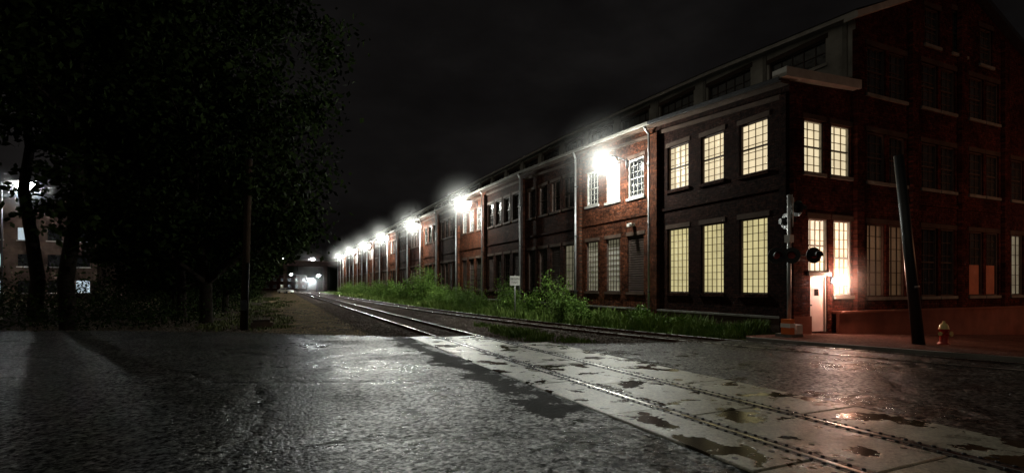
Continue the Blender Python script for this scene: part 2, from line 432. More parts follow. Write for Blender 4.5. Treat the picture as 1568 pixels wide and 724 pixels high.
def stones(name,n,fn,smin,smax,k):
    V=np.zeros((n,6,3)); base=np.array([[1,0,0],[0,1,0],[-1,0,0],[0,-1,0],[0,0,1],[0,0,-1]])
    for i in range(n):
        x,y,z=fn(); s=random.uniform(smin,smax)
        R=np.array(Matrix.Rotation(random.uniform(0,6.28),3,Vector((random.random(),random.random(),random.random()+.01)).normalized()))
        V[i]=(base*np.array([random.uniform(.7,1.2),random.uniform(.6,1.1),random.uniform(.4,.8)])*s)@R.T+np.array([x,y,z])
    F=np.array([[0,1,4],[1,2,4],[2,3,4],[3,0,4],[1,0,5],[2,1,5],[3,2,5],[0,3,5]])
    F=(F[None]+6*np.arange(n)[:,None,None]).reshape(-1,3)
    me=bpy.data.meshes.new(name); me.from_pydata(V.reshape(-1,3).tolist(),[],F.tolist()); me.materials.append(M[k])
    o=bpy.data.objects.new(name,me); sc.collection.objects.link(o); return o
def inroad(x,y):
    for i in range(3,12):
        (x0,y0),(x1,y1)=road[i],road[i+1]
        if x0<=x<=x1: return y< y0+(y1-y0)*(x-x0)/(x1-x0)+.05
    return False
def sfn():
    while True:
        y=13+ (random.random()**1.8)*50; x=random.uniform(3.3,t2(y)+1.5)
        if not inroad(x,y): return x,y,-.09+hn(x,y)*.3
stones('track_ballast',17000,sfn,.03,.065,'stone')
def sfn2():
    while True:
        y=18+random.random()**1.5*32; x=random.uniform(-12,3.4)
        if not inroad(x,y): return x,y,-.14
stones('gravel',12000,sfn2,.02,.055,'stone')
def sfn3():
    i=random.randint(3,11); (x0,y0),(x1,y1)=road[i],road[i+1]; t=random.random()
    return x0+(x1-x0)*t+random.gauss(0,.12),y0+(y1-y0)*t-abs(random.gauss(0,.35))+.1,.004
stones('loose_gravel',1500,sfn3,.01,.028,'stone')

# ------------------------------------------------------------ factory building
X0=16.65; Y0=12.82
def kk(s):
    ks=[(-5,0),(0,0),(7.2,.5),(14.2,.8),(22,1.1),(40,1.3),(160,1.5)]
    for i in range(len(ks)-1):
        if ks[i][0]<=s<=ks[i+1][0]:
            t=(s-ks[i][0])/(ks[i+1][0]-ks[i][0]); return ks[i][1]+t*(ks[i+1][1]-ks[i][1])
    return 1.5
def PS(u,d,z): return (X0+d,Y0+u,z)
def PF(u,d,z): return (X0+u,Y0+d,z)
def wbox(mb,P,u0,u1,d0,d1,z0,z1,k,z0b=None,z1b=None):
    z0b=z0 if z0b is None else z0b; z1b=z1 if z1b is None else z1b
    mb.hexa([P(u0,d0,z0),P(u1,d0,z0b),P(u1,d1,z0b),P(u0,d1,z0),P(u0,d0,z1),P(u1,d0,z1b),P(u1,d1,z1b),P(u0,d1,z1)],k)
def wall(mb,P,u0,u1,ops,bot,top,k,d=0,extra=()):
    us=sorted({u0,u1,*extra,*[o[0] for o in ops],*[o[1] for o in ops]})
    us=[u for u in us if u0<=u<=u1]
    for a,b in zip(us[:-1],us[1:]):
        m=(a+b)/2; oo=sorted([o for o in ops if o[0]<m<o[1]],key=lambda o:o[2])
        z=bot
        for o in oo:
            mb.poly([P(a,d,z),P(b,d,z),P(b,d,o[2]),P(a,d,o[2])],k); z=o[3]
        mb.poly([P(a,d,z),P(b,d,z),P(b,d,top(b)),P(a,d,top(a))],k)
    for o in ops:
        a,b,z0,z1=o[:4]; D=d+.25
        for q in ([(a,z0),(a,z1)],[(b,z0),(b,z1)],[(a,z0),(b,z0)],[(a,z1),(b,z1)]):
            (p0,w0),(p1,w1)=q; mb.poly([P(p0,d,w0),P(p1,d,w1),P(p1,D,w1),P(p0,D,w0)],k)
wall_mb=MB(); win=MB(); trim=MB()
def window(P,a,b,z0,z1,glass,frame='dframe',cols=3,rows=6,kind='sash',lower=None,sill='conc',d=0,mw=.026,fw=.06,frame2=None):
    g=d+.17; f2=frame2 or frame
    if kind=='louvre':
        win.poly([P(a,g+.05,z0),P(b,g+.05,z0),P(b,g+.05,z1),P(a,g+.05,z1)],'black')
        z=z0+.06
        while z<z1-.05:
            win.hexa([P(a,d+.06,z-.035),P(b,d+.06,z-.035),P(b,g+.02,z+.05),P(a,g+.02,z+.05),P(a,d+.06,z-.015),P(b,d+.06,z-.015),P(b,g+.02,z+.07),P(a,g+.02,z+.07)],'dframe'); z+=.12
    else:
        zm=z0
        if lower:
            zm=z0+(z1-z0)*.48
            win.poly([P(a,g-.02,z0),P(b,g-.02,z0),P(b,g-.02,zm),P(a,g-.02,zm)],lower)
        win.poly([P(a,g,zm),P(b,g,zm),P(b,g,z1),P(a,g,z1)],glass)
        for i in range(1,cols):
            u=a+(b-a)*i/cols; wbox(win,P,u-mw/2,u+mw/2,g-.035,g+.01,zm,z1-.01,frame)
        for i in range(1,rows):
            z=zm+(z1-zm)*i/rows; wbox(win,P,a+.01,b-.01,g-.032,g+.008,z-mw/2,z+mw/2,frame)
        if kind=='sash':
            z=(zm+z1)/2; wbox(win,P,a+.01,b-.01,g-.06,g+.006,z-.03,z+.03,f2)
    for u0,u1,w0,w1 in ((a,a+fw,z0,z1),(b-fw,b,z0,z1),(a+fw,b-fw,z0,z0+fw),(a+fw,b-fw,z1-fw,z1)):
        wbox(win,P,u0+.002,u1-.002,d+.07,g+.02,w0+.002,w1-.002,f2)
    wbox(trim,P,a-.08,b+.08,d-.07,d+.06,z0-.13,z0-.004,sill)
    wbox(trim,P,a-.1,b+.1,d-.025,d+.05,z1+.004,z1+.2,'plinthS')

eave=lambda s:9.15+kk(s)
bays=[0,7.2,14.2,22.2,30.2]
while bays[-1]<150: bays.append(bays[-1]+7.45)
BL=bays[-1]
LIT=(1,4,6,9,12,15,18)
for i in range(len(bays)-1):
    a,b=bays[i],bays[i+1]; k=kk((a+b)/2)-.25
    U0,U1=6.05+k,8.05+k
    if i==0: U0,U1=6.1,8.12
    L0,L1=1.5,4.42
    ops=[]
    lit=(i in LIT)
    if i==0:
        for (p,q) in ((.92,2.22),(3.02,4.28),(5.03,6.40)):
            dk=kk((p+q)/2)*.45
            ops.append((p,q,U0+dk,U1+dk,'U')); ops.append((p,q,L0,L1+dk*.3,'L'))
    elif lit:
        w=1.32; cs=[a+1.6,a+3.6,a+5.65]
        for j,cc in enumerate(cs):
            dk=(kk(cc)-kk((a+b)/2))*.8
            ops.append((cc-w/2,cc+w/2,U0+dk,U1+dk,'u%d'%j)); ops.append((cc-w/2,cc+w/2,L0,L1,'l%d'%j))
    else:
        n=4; 
        for j in range(n):
            cc=a+1.35+(b-a-2.7)*j/(n-1); w=1.25
            ops.append((cc-w/2,cc+w/2,U0,U1,'u%d'%j)); ops.append((cc-w/2,cc+w/2,L0,L1,'l%d'%j))
    bm_='brickS' if lit else ('brickSp' if i==0 else 'brickSd')  # bays with a lamp take the brightened brick
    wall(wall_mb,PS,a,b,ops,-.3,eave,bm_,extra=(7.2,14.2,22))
    for o in ops:
        p,q,z0,z1,t=o
        if t=='U': window(PS,p,q,z0,z1,'litU','mframe',4,7,'sash',sill='brickSd',mw=.022,frame2='dframe')
        elif t=='L': window(PS,p,q,z0,z1,'litL','mframe',5,10,'grid',sill='brickSd',mw=.022,frame2='dframe')
        elif t[0]=='u':
            if i==1: window(PS,p,q,z0,z1,'litD' if t=='u1' else 'glass' ,'sframe',4,6,'sash',sill='wframe',mw=.024,fw=.10)
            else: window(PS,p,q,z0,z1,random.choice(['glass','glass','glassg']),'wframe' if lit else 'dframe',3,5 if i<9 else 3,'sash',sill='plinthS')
        else:
            if i==1:
                if t=='l0': window(PS,p,q,z0,z1,'glass','dframe',kind='louvre',sill='plinthS')
                else: window(PS,p,q,z0,z1,'litD','dframe',5,10,'grid',sill='plinthS')
            elif i==2 and t=='l0': window(PS,p,q,z0,z1,'litD','dframe',3,7,'grid',sill='plinthS')
            elif (i+int(t[1]))%3==0: window(PS,p,q,z0,z1,'glass',kind='louvre',sill='plinthS')
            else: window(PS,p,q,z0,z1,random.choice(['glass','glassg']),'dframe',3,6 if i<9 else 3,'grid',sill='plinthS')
    for pu in ([b] if i else [0.14,b]):
        hw=.24 if pu>1 else .13
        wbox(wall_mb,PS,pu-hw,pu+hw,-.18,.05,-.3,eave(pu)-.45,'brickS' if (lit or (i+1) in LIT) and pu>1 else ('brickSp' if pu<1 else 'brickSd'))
    wbox(trim,PS,a+.3,b-.3,-.07,.03,eave(a)-.55,eave(a)-.38,'plinthS',eave(b)-.55,eave(b)-.38)
    wbox(trim,PS,a+.3,b-.3,-.05,.03,5.35,5.47,bm_)
    wbox(trim,PS,a,b,-.42,0.02,eave(a)-.12,eave(a)+.1,'plinthS',eave(b)-.12,eave(b)+.1)
    wbox(trim,PS,a,b,-.55,-.424,eave(a)-.06,eave(a)+.07,'conc' if i else 'darkm',eave(b)-.06,eave(b)+.07)
    trim.poly([PS(a,-.45,eave(a)+.12),PS(b,-.45,eave(b)+.12),PS(b,3.7,eave(b)+.75),PS(a,3.7,eave(a)+.75)],'roof')
    pu=b+.36 if i==0 else b-.0
    dp=-.30 if i else -.12
    trim.tube(PS(pu,dp-.02,.15),PS(pu,dp-.02,eave(pu)-.4),.06,.06,'galv',8)
    trim.tube(PS(pu,dp-.02,eave(pu)-.4),PS(pu,-.48,eave(pu)-.05),.06,.06,'galv',8)
    for zz in (1.5,4.8,7.8): wbox(trim,PS,pu-.09,pu+.09,dp-.09,dp+.12,zz,zz+.05,'darkm')
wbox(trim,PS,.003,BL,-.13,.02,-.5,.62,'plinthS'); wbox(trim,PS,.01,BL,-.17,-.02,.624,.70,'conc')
ntop=lambda s:12.2+kk(s)
cops=[]
us=[0,7.2,14.2,22,40,BL]
for a in np.arange(1.2,BL-3,3.7):
    z=10.75+kk(a+1.2); cops.append((float(a),float(a)+2.7,z,z+1.0))
Pc=lambda u,d,z:PS(u,3.7+d,z)
wall(trim,Pc,0,BL,cops,9.0,ntop,'clere',extra=(7.2,14.2,22,40))
for o in cops:
    window(Pc,o[0],o[1],o[2],o[3],'glassg','dframe',5,2 if o[0]<60 else 1,'grid',sill='clere')
for a,b in zip(us[:-1],us[1:]):
    wbox(trim,Pc,a-.25 if a==0 else a,b,-.35,.03,ntop(a)-.05,ntop(a)+.12,'trim',ntop(b)-.05,ntop(b)+.12)
for a in np.arange(0.3,60,3.7): wbox(trim,Pc,a,a+.18,-.06,.02,9.4+kk(a),ntop(a)-.1,'conc')
TW=22.1; RC=11.05
for a,b in zip(us[:-1],us[1:]):
    za,zb=ntop(a)+.13,ntop(b)+.13
    a_=a-.3 if a==0 else a
    trim.poly([PS(a_,3.3,za),PS(b,3.3,zb),PS(b,RC,zb+3.1),PS(a_,RC,za+3.1)],'roof')
    trim.poly([PS(a_,18.8,za),PS(b,18.8,zb),PS(b,RC,zb+3.1),PS(a_,RC,za+3.1)],'roof')
def ftop(u):
    if u<3.7: return 9.15+.2*u/3.7
    if u>18.4: return 9.35
    return 12.2+(7.35-abs(u-RC))*.42
fo=[]
pr=[(.79,1.87),(2.28,3.42)]
for p,q in pr: fo.append((p,q,5.98,7.92,'U'))
fo.append((1.02,2.12,2.32,4.3,'T')); fo.append((2.42,3.5,1.45,4.3,'W'))
fo.append((1.1,2.05,.1,2.2,'D'))
for j in range(4):
    b0=4.42+3.65*j
    for n,(p,q) in enumerate(((b0,b0+1.2),(b0+1.42,b0+2.55))):
        if j<3: fo.append((p,q,9.4,11.3,'n')); 
        fo.append((p,q,5.95,7.9,'n')); fo.append((p,q,1.38,4.28,'b%d'%j))
for p in (8.3,12.6): fo.append((p,p+1.1,12.0 if p>12 else 12.1,13.7,'n'))
fo.append((10.4,11.5,12.1,14.0,'n'))
wall(wall_mb,PF,0,3.7,[o for o in fo if o[1]<3.7],-1.5,lambda u:9.15+.2*u/3.7,'brickF')
wall(wall_mb,PF,3.7,18.4,[o for o in fo if 3.7<o[0]<18.3],-1.5,lambda u:12.2+(7.35-abs(u-RC))*.42,'brickF',extra=(RC,))
wall(wall_mb,PF,18.4,TW,[],-1.5,lambda u:9.35,'brickF')
for o in fo:
    p,q,z0,z1,t=o
    if t=='U': window(PF,p,q,z0,z1,'litU','mframe',3,6,'sash',sill='conc',mw=.022,frame2='sframe')
    elif t=='W': window(PF,p,q,z0,z1,'litW','mframe',4,8,'sash',sill='conc',mw=.022,frame2='sframe')
    elif t=='T': window(PF,p,q,z0,z1,'litW','mframe',4,5,'sash',sill='conc',mw=.022,frame2='sframe')
    elif t=='D':
        wbox(win,PF,p+.06,q-.06,.1,.16,z0+.02,z1-.06,'door')
        for u0,u1,w0,w1 in ((p,p+.06,z0,z1),(q-.06,q,z0,z1),(p+.06,q-.06,z1-.06,z1)): wbox(win,PF,u0+.002,u1-.002,.04,.2,w0,w1-.002,'trim')
        win.tube(PF(p+.15,.05,1.1),PF(p+.15,.1,1.1),.03,.03,'darkm',8)
        wbox(win,PF,p+.36,q-.36,.085,.1,1.45,1.7,'glass')
    elif t=='b0': window(PF,p,q,z0,z1,'litF','dframe',3,6,'grid')
    elif t=='b2': window(PF,p,q,z0,z1,'glassg','dframe',3,4,'grid',lower='board')
    elif t=='b3': window(PF,p,q,z0,z1,'litD','dframe',3,6,'grid')
    else: window(PF,p,q,z0,z1,'glass' if t=='b1' else 'glassg','dframe',3,5,'sash')
for u in (0.16,3.72,7.3,10.95,14.6,18.3,21.95):
    wbox(wall_mb,PF,u-.155,u+.27 if u>1 else u+.3,-.16,.03,-1.5,(ftop(u)-.5) if not (18<u<19) else 11.5,'brickF')
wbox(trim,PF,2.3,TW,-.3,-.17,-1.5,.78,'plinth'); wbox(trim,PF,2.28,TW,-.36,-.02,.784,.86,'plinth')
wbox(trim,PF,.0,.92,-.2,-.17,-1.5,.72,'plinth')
wbox(trim,PF,3.9,TW,-.06,.02,5.2,5.36,'brickF')
wbox(trim,PF,-.5,3.64,-.28,.3,9.17,9.5,'trim',9.35,9.68)
for u0,u1 in ((3.3,RC),(18.8,RC)):
    g=lambda u:12.2+(7.35-abs(u-RC))*.42+.02
    if u0<u1: wbox(trim,PF,u0,u1,-.34,.2,g(u0)-.05,g(u0)+.3-.1,'trim',g(u1)-.05,g(u1)+.2)
    else: wbox(trim,PF,u1+.003,u0,-.34,.2,g(u1)-.05,g(u1)+.2,'darkm',g(u0)-.05,g(u0)+.2)
trim.poly([PF(TW,0,-1.5),PF(TW,BL,-1.5),PF(TW,BL,9.4),PF(TW,0,9.4)],'clere')
trim.poly([PF(18.4,0,9),PF(18.4,BL,9),PF(18.4,BL,13.7),PF(18.4,0,12.2)],'clere')
trim.poly([PF(18.4,0,9.9),PF(18.4,BL,11),PF(TW+.3,BL,9.4),PF(TW+.3,0,9.4)],'roof')
trim.poly([PF(0,BL,-1.5),PF(TW,BL,-1.5),PF(TW,BL,9.4),PF(RC,BL,16.8),PF(0,BL,10.6)],'clere')
B=empty('brick_factory_building')
wall_mb.build('brick_walls',B); win.build('windows_and_door',B); trim.build('roof_trim_and_pipes',B)

# ------------------------------------------------------------ wall lamps
def wall_lamp(s,z,P_,out=1.0):
    x,y=X0-.05,Y0+s
    e=empty('wall_lamp',(x,y,z)); mb=MB(); G=1+min(s,110)/85  # farther globes widened to imitate glare
    mb.tube((0,0,-.25),(0,0,.25),.05,.05,'darkm',8)
    mb.tube((0,0,.1),(-out*.55,0,.3),.025,.025,'darkm',8); mb.tube((-out*.55,0,.3),(-out,0,.26),.025,.025,'darkm',8)
    mb.lathe((-out,0,0),[(.03,.32),(.14*G,.28),(.22*G,.2),(.25*G,.15),(.23*G,.15),(.1,.24)],'darkm',14)
    mb.build('bracket_and_hood',e)
    g=MB(); g.lathe((-out,0,0),[(.005,-.27*G),(.14*G,-.24*G),(.24*G,-.12*G),(.27*G,.0),(.22*G,.12),(.05,.14)],'lamp',14); g.build('globe',e)
    light('lamp_light',(-out-.3*G-.05,0,-.08),P_,(.97,1,.90),e,.12)
    ball((-out-.3*G-.05,0,0),3.4,'mist','lamp_glare_mist',e,.85+.45*min(s,110)/110)
lamps=[(9.5,8.25),(32.1,9.36),(51.7,9.49),(72.7,9.8),(91.5,9.8),(113.6,10.1),(139.6,10.3)]
for s,z in lamps: wall_lamp(s,z,2000 if s<20 else 3000)

e=empty('door_lamp',(X0+2.27,Y0-.02,2.0)); mb=MB(); mb.box(-.06,.06,-.06,.02,-.1,.14,'darkm'); mb.build('housing',e)
g=MB(); g.lathe((0,-.18,0),[(.005,-.12),(.1,-.08),(.13,0),(.1,.08),(.005,.12)],'lamp',12); g.build('globe',e)
light('door_light',(0,-.5,0),170,(1,.47,.30),e,.08)
ball((0,-.5,0),1.5,'mist2','lamp_glare_mist',e)
e=empty('security_light',(X0-.1,Y0+8.9,4.95)); mb=MB(); mb.box(-.18,.05,-.12,.12,-.06,.09,'white'); mb.box(-.3,-.182,-.1,.1,-.09,.05,'white'); mb.build('housing',e)

def street_lamp(x,y,h,ang,power,col,mat='lamp',arm=1.8,gs=1.,mist=0):
    e=empty('street_lamp',(x,y,-.15+gz(x))); mb=MB()
    mb.tube((0,0,0),(0,0,h),.1,.06,'darkm',10)
    ax,ay=math.cos(ang),math.sin(ang)
    mb.tube((0,0,h-.1),(ax*arm*.5,ay*arm*.5,h+.25),.04,.035,'darkm',8); mb.tube((ax*arm*.5,ay*arm*.5,h+.25),(ax*arm,ay*arm,h+.2),.035,.03,'darkm',8)
    mb.lathe((ax*arm,ay*arm,h+.12),[(.01,.16),(.16*gs,.1),(.2*gs,0.),(.18*gs,0)],'darkm',12); mb.build('pole_and_head',e)
    g=MB(); g.lathe((ax*arm,ay*arm,h+.05),[(.005,-.17*gs),(.12*gs,-.12*gs),(.17*gs,0),(.14*gs,.06)],mat,12); g.build('globe',e)
    light('lamp_light',(ax*arm,ay*arm,h-.05-.24*gs),power,col,e,.15)
    if mist: ball((ax*arm,ay*arm,h-.2),3.4,'mist','lamp_glare_mist',e,mist)
street_lamp(-26.6,71,12.8,0,650,(.85,.95,1),'lamp',gs=5,mist=1.1)
street_lamp(33,2,5.6,2.2,430,(1,.42,.21),'lamp')
street_lamp(10.2,172,4.3,3.1,900,(.9,.95,1),'lampd',gs=4.5,mist=2.2)
street_lamp(5,190,6.0,3.1,200,(.9,.95,1),'lampd',gs=2.6)
street_lamp(13,180,5.5,3.1,200,(.9,.95,1),'lampd',gs=3)

e=empty('road_overpass'); mb=MB()
mb.box(-60,45,213,221,9.6,10.6,'plinthS'); mb.box(-60,45,212.6,212.95,10.604,11.5,'plinthS')
for x in (-40,-18,1.5,16,34): mb.box(x-.6,x+.6,214,220,-.2,9.598,'plinthS')
for x in range(-58,45,4): mb.box(x,x+.1,212.7,212.8,11.5,12.6,'darkm')
mb.box(-60,45,212.7,212.8,12.602,12.7,'darkm'); mb.build('deck_and_piers',e)
street_lamp(13.5,222,12.9,3.1,500,(1,.95,.9),'lampd',gs=4,mist=2.2)
street_lamp(2.5,222,12.9,3.1,60,(.7,.8,1),'lampd',gs=1.6)
street_lamp(18,222,11.6,3.1,40,(1,.1,.05),'redl',gs=2.4)
def far_building(x,y,w_,d_,h,k,nw,lm,pl=.3):
    e=empty('distant_building',(x,y,-.2)); mb=MB(); mb.box(0,w_,0,d_,0,h,k); mb.box(-.3,w_+.3,-.3,d_+.3,h+.003,h+.5,'roof')
    for r in range(int(h//3.4)):
        for c_ in range(nw):
            u=w_*(c_+.5)/nw; z=1.2+r*3.3
            mk=lm if random.random()<pl else 'glass'
            mb.box(u-.7,u+.7,-.06,-.004,z,z+1.5,mk); mb.box(u-.85,u+.85,-.1,-.003,z-.15,z-.01,'trim')
    mb.build('walls_and_windows',e)
far_building(-48,84,26,14,13,'plinthS',9,'tubes',.35)
far_building(-14,275,26,14,7,'brickF',8,'litD',.15)
mb=MB()
pts=[]
for i in range(81):
    x=-500+i*14; pts.append((x,620+40*math.sin(i*.3),24+13*math.sin(i*.21)+5*math.sin(i*.9)))
for a,b in zip(pts[:-1],pts[1:]):
    mb.poly([(a[0],a[1]-160,-2),(b[0],b[1]-160,-2),b,a],'leafT',True)
mb.build('hills')

e=empty('parked_car',(1.2,150,-.13)); mb=MB()
prof=[(-2.1,.35),(-2.15,.75),(-1.9,.95),(-1.1,1.02),(-.5,1.45),(.9,1.48),(1.6,1.05),(2.1,.95),(2.15,.4)]
for sgn in (-1,1): mb.poly([(sgn*.85*(1 if z<1.1 else .82),y,z) for y,z in prof],'white')
for (ya,za),(yb,zb) in zip(prof,prof[1:]+prof[:1]):
    wa=.85*(1 if za<1.1 else .82); wb=.85*(1 if zb<1.1 else .82)
    mb.poly([(-wa,ya,za),(wa,ya,za),(wb,yb,zb),(-wb,yb,zb)],'glass' if {za,zb}&{1.45,1.48} and not(za>1.4 and zb>1.4) else 'white')
for sx in (-1,1):
    for yy in (-1.3,1.35): mb.tube((sx*.72,yy,.33),(sx*.9,yy,.33),.33,.33,'black',14)
    mb.poly([(sx*.84,-.85,1.05),(sx*.84,1.3,1.05),(sx*.735,.85,1.4),(sx*.735,-.45,1.4)],'glass')
mb.build('body',e); e.rotation_euler[2]=.7

e=empty('railroad_sign',(12.6,27.7,-.1)); mb=MB()
mb.tube((0,0,0),(0,0,2.55),.035,.035,'galv',8)
mb.box(-.29,.29,-.06,-.04,1.95,2.5,'white'); mb.build('post_and_plate',e)
for i,tx in enumerate(('BEGIN','TWC')):
    cu=bpy.data.curves.new('lettering','FONT'); cu.body=tx; cu.size=.19; cu.align_x='CENTER'; cu.extrude=.002
    o=bpy.data.objects.new('lettering',cu); sc.collection.objects.link(o); o.parent=e; o.location=(0,-.066,2.27-i*.22); o.rotation_euler=(math.pi/2,0,0)
    cu.materials.append(M['black'])
e.rotation_euler[2]=math.radians(-24)

e=empty('railroad_crossing_signal',(15.7,12.1,.08)); mb=MB()
mb.box(-.3,.3,-.3,.3,-.1,.12,'conc'); mb.lathe((0,0,.12),[(.22,0),(.2,.12),(.1,.25),(.075,.4)],'white',14)
mb.tube((0,0,.3),(0,0,4.75),.065,.06,'galv',12); mb.lathe((0,0,4.75),[(.07,0),(.06,.05),(.01,.08)],'galv',12)
mb.box(-.32,-.1,-.28,.06,.12,.62,'orange'); mb.box(-.33,-.09,-.29,.07,.34,.48,'white')
mb.box(.12,.4,-.2,.08,.12,.42,'white')
def flasher(cx,cy,cz,ang):
    R=Matrix.Rotation(ang,3,'Z')
    def T(p): return tuple(R@Vector(p)+Vector((cx,cy,cz)))
    n=18
    ring=lambda r,y:[T((r*math.cos(2*math.pi*j/n),y,r*math.sin(2*math.pi*j/n))) for j in range(n)]
    mb.poly(ring(.27,0),'black'); 
    a,b_=ring(.27,0),ring(.27,.02)
    for j in range(n): mb.poly([a[j],a[(j+1)%n],b_[(j+1)%n],b_[j]],'black')
    mb.poly(list(reversed(ring(.27,.02))),'black')
    mb.tube(T((0,.02,0)),T((0,.2,0)),.15,.1,'black',12)
    mb.poly(ring(.11,-.006),'redp')
    for j in range(n):
        t0=2*math.pi*j/n;t1=2*math.pi*(j+1)/n
        if math.sin((t0+t1)/2)>-.4:
            mb.poly([T((.125*math.cos(t0),0,.125*math.sin(t0))),T((.125*math.cos(t1),0,.125*math.sin(t1))),T((.13*math.cos(t1),-.28,.13*math.sin(t1))),T((.13*math.cos(t0),-.28,.13*math.sin(t0)))],'black')
A=math.radians(-38)
ca,sa=math.cos(A),math.sin(A)
mb.tube((-.65*ca,-.65*sa,2.75),(.75*ca,.75*sa,2.75),.03,.03,'darkm',8)
for o,an in ((-.42,A),(.05,A-.3),(.72,A+.35)): flasher(o*ca+.12*sa,o*sa-.12*ca,2.75,an)
B2=math.radians(50)
cb,sb=math.cos(B2),math.sin(B2)
flasher(.28,-.1,4.35,B2+.5); flasher(.16,.25,3.95,B2+.3); mb.tube((0,0,4.35),(.28,-.1,4.35),.03,.03,'darkm'); mb.tube((0,0,3.95),(.16,.25,3.95),.03,.03,'darkm')
def blade(ang2,off):
    R=Matrix.Rotation(B2-.25,4,'Z')@Matrix.Rotation(ang2,4,'Y')
    mb.hexa([tuple((R@Vector((x,y+off,z)))+Vector((-.05,-.05,4.25))) for z in (-.11,.11) for x,y in ((-.6,-.01),(.6,-.01),(.6,.01),(-.6,.01))],'white')
blade(math.radians(45),-.09); blade(math.radians(-45),-.115)
mb.box(-.1,.1,-.1,.1,3.2,3.45,'white')
mb.build('mast_and_flashers',e)

e=empty('leaning_wooden_pole',(17.15,8.95,.09)); mb=MB()
Rt=Vector((-.913*.62,.409*.62,5.55)); mb.tube((0,0,-.2),tuple(Rt),.16,.12,'black',14)
mb.tube(tuple(Rt*.3),tuple(Rt*.31),.155,.155,'galv',14); mb.build('shaft',e)
e=empty('fire_hydrant',(18.2,8.85,.05)); mb=MB()
mb.lathe((0,0,0),[(.16,0),(.16,.04),(.115,.05),(.115,.1),(.105,.12),(.105,.42),(.14,.43),(.14,.47)],'redp',18)
mb.lathe((0,0,0),[(.14,.47),(.125,.5),(.115,.56),(.08,.62),(.035,.65),(.035,.7),(.005,.7)],'yellow',18)
for dx,dy,r in ((.2,0,.055),(-.2,0,.055),(0,-.21,.075)):
    mb.tube((dx*.4,dy*.4,.33),(dx*.85,dy*.85,.33),r*.9,r*.9,'redp',12); mb.tube((dx*.85,dy*.85,.33),(dx,dy,.33),r*1.1,r*1.05,'yellow',8)
mb.build('body',e)
e=empty('utility_pole',(-1.5,25.8,-.16)); mb=MB(); mb.tube((0,0,0),(.22,.1,7.6),.17,.13,'pole',12)
mb.tube((.14,-.17,0),(.2,-.12,3),.035,.035,'darkm',6)
mb.box(-.12,.14,-.3,-.16,.9,1.35,'darkm'); mb.lathe((.22,.1,7.6),[(.14,0),(.12,.06),(.01,.1)],'darkm',12); mb.build('shaft',e)
e=empty('concrete_block',(-.75,26.4,-.15)); mb=MB(); mb.box(-.5,.42,-.25,.25,0,.3,'plinthS'); mb.box(-.42,.3,-.2,.2,.303,.42,'wood'); mb.build('blocks',e)

# ------------------------------------------------------------ vegetation
def leaves(V0,cent,size,asp=.5,up=0):
    n=len(cent); a=rng.normal(size=(n,3)); a/=np.linalg.norm(a,axis=1)[:,None]
    b=rng.normal(size=(n,3)); b-= (a*b).sum(1)[:,None]*a; b/=np.linalg.norm(b,axis=1)[:,None]
    s=(size*rng.uniform(.6,1.3,n))[:,None]
    V=np.stack([cent-a*s,cent-b*s*asp,cent+a*s,cent+b*s*asp],1).reshape(-1,3)
    F=(np.arange(n)[:,None]*4+np.arange(4)[None]+V0).tolist()
    return V.tolist(),F
def tree_mesh(seed,H,R,zlow,nclump,nleaf,ls,t0=.22):
    rr=random.Random(seed); mb=MB()
    lean=Vector((rr.uniform(-.1,.1),rr.uniform(-.1,.1),1))
    pts=[Vector((0,0,0))]; n=8
    for i in range(1,n+1): pts.append(Vector((lean.x*H*.8*i/n+rr.uniform(-.25,.25),lean.y*H*.8*i/n+rr.uniform(-.25,.25),H*.8*i/n)))
    r0=H*.013
    for i in range(n): mb.tube(pts[i],pts[i+1],r0*(1-i/n)+.05,r0*(1-(i+1)/n)+.05,'bark',9,False)
    cl=[]
    for k in range(22):
        t=rr.uniform(t0,1); i=min(int(t*n),n-1); p=pts[i]; ang=rr.uniform(0,6.28); L=R*rr.uniform(.55,1.0)*(1.15-.5*abs(t-.5))
        d=Vector((math.cos(ang),math.sin(ang),rr.uniform(.1,.75))).normalized(); q=p; rad=r0*(1-t)*.55+.04
        for s in range(4):
            d2=(d+Vector((rr.uniform(-.25,.25),rr.uniform(-.25,.25),rr.uniform(-.15,.2)))).normalized()
            q2=q+d2*L/4; mb.tube(q,q2,rad*(1-s/4)+.015,rad*(1-(s+1)/4)+.015,'bark',6,False); q=q2
            if s>=1: cl.append((q.copy(),R*.2))
            if s>=2:
                d3=(d2+Vector((rr.uniform(-1,1),rr.uniform(-1,1),rr.uniform(-.3,.6)))).normalized(); q3=q+d3*L*.3
                mb.tube(q,q3,.03,.012,'bark',5,False); cl.append((q3,R*.2))
    while len(cl)<nclump:
        a=rr.uniform(0,6.28); h=rr.uniform(zlow,H); f=(h-zlow)/(H-zlow); rad=R*math.sin(math.pi*min(.98,.18+.8*f))**.7*rr.uniform(.45,1.05)
        cl.append((Vector((math.cos(a)*rad,math.sin(a)*rad,h)),R*rr.uniform(.1,.2)))
    C=[]
    for c_,r in cl:
        m=int(nleaf*rr.uniform(.5,1.4)); pp=rng.normal(size=(m,3))*np.array([r,r,r*.62])*.55+np.array(c_); C.append(pp)
    C=np.concatenate(C); V,F=leaves(len(mb.v),C,ls,.6)
    mb.v+=V; mb.f+=[tuple(f) for f in F]; mi=mb.m('leafT'); mb.mi+=[mi]*len(F); mb.sm+=[False]*len(F)
    return mb
tm=[]
for sd,H,R,zl,nc,nl,ls,t0 in ((1,19,6.9,3.4,230,140,.15,.18),(2,17,6,2.2,200,130,.15,.18),(5,13,4.8,1.8,150,110,.14,.2),(9,21,6.5,10.0,180,120,.16,.55)):
    o=tree_mesh(sd,H,R,zl,nc,nl,ls,t0).build('deciduous_tree'); tm.append(o.data); bpy.data.objects.remove(o)
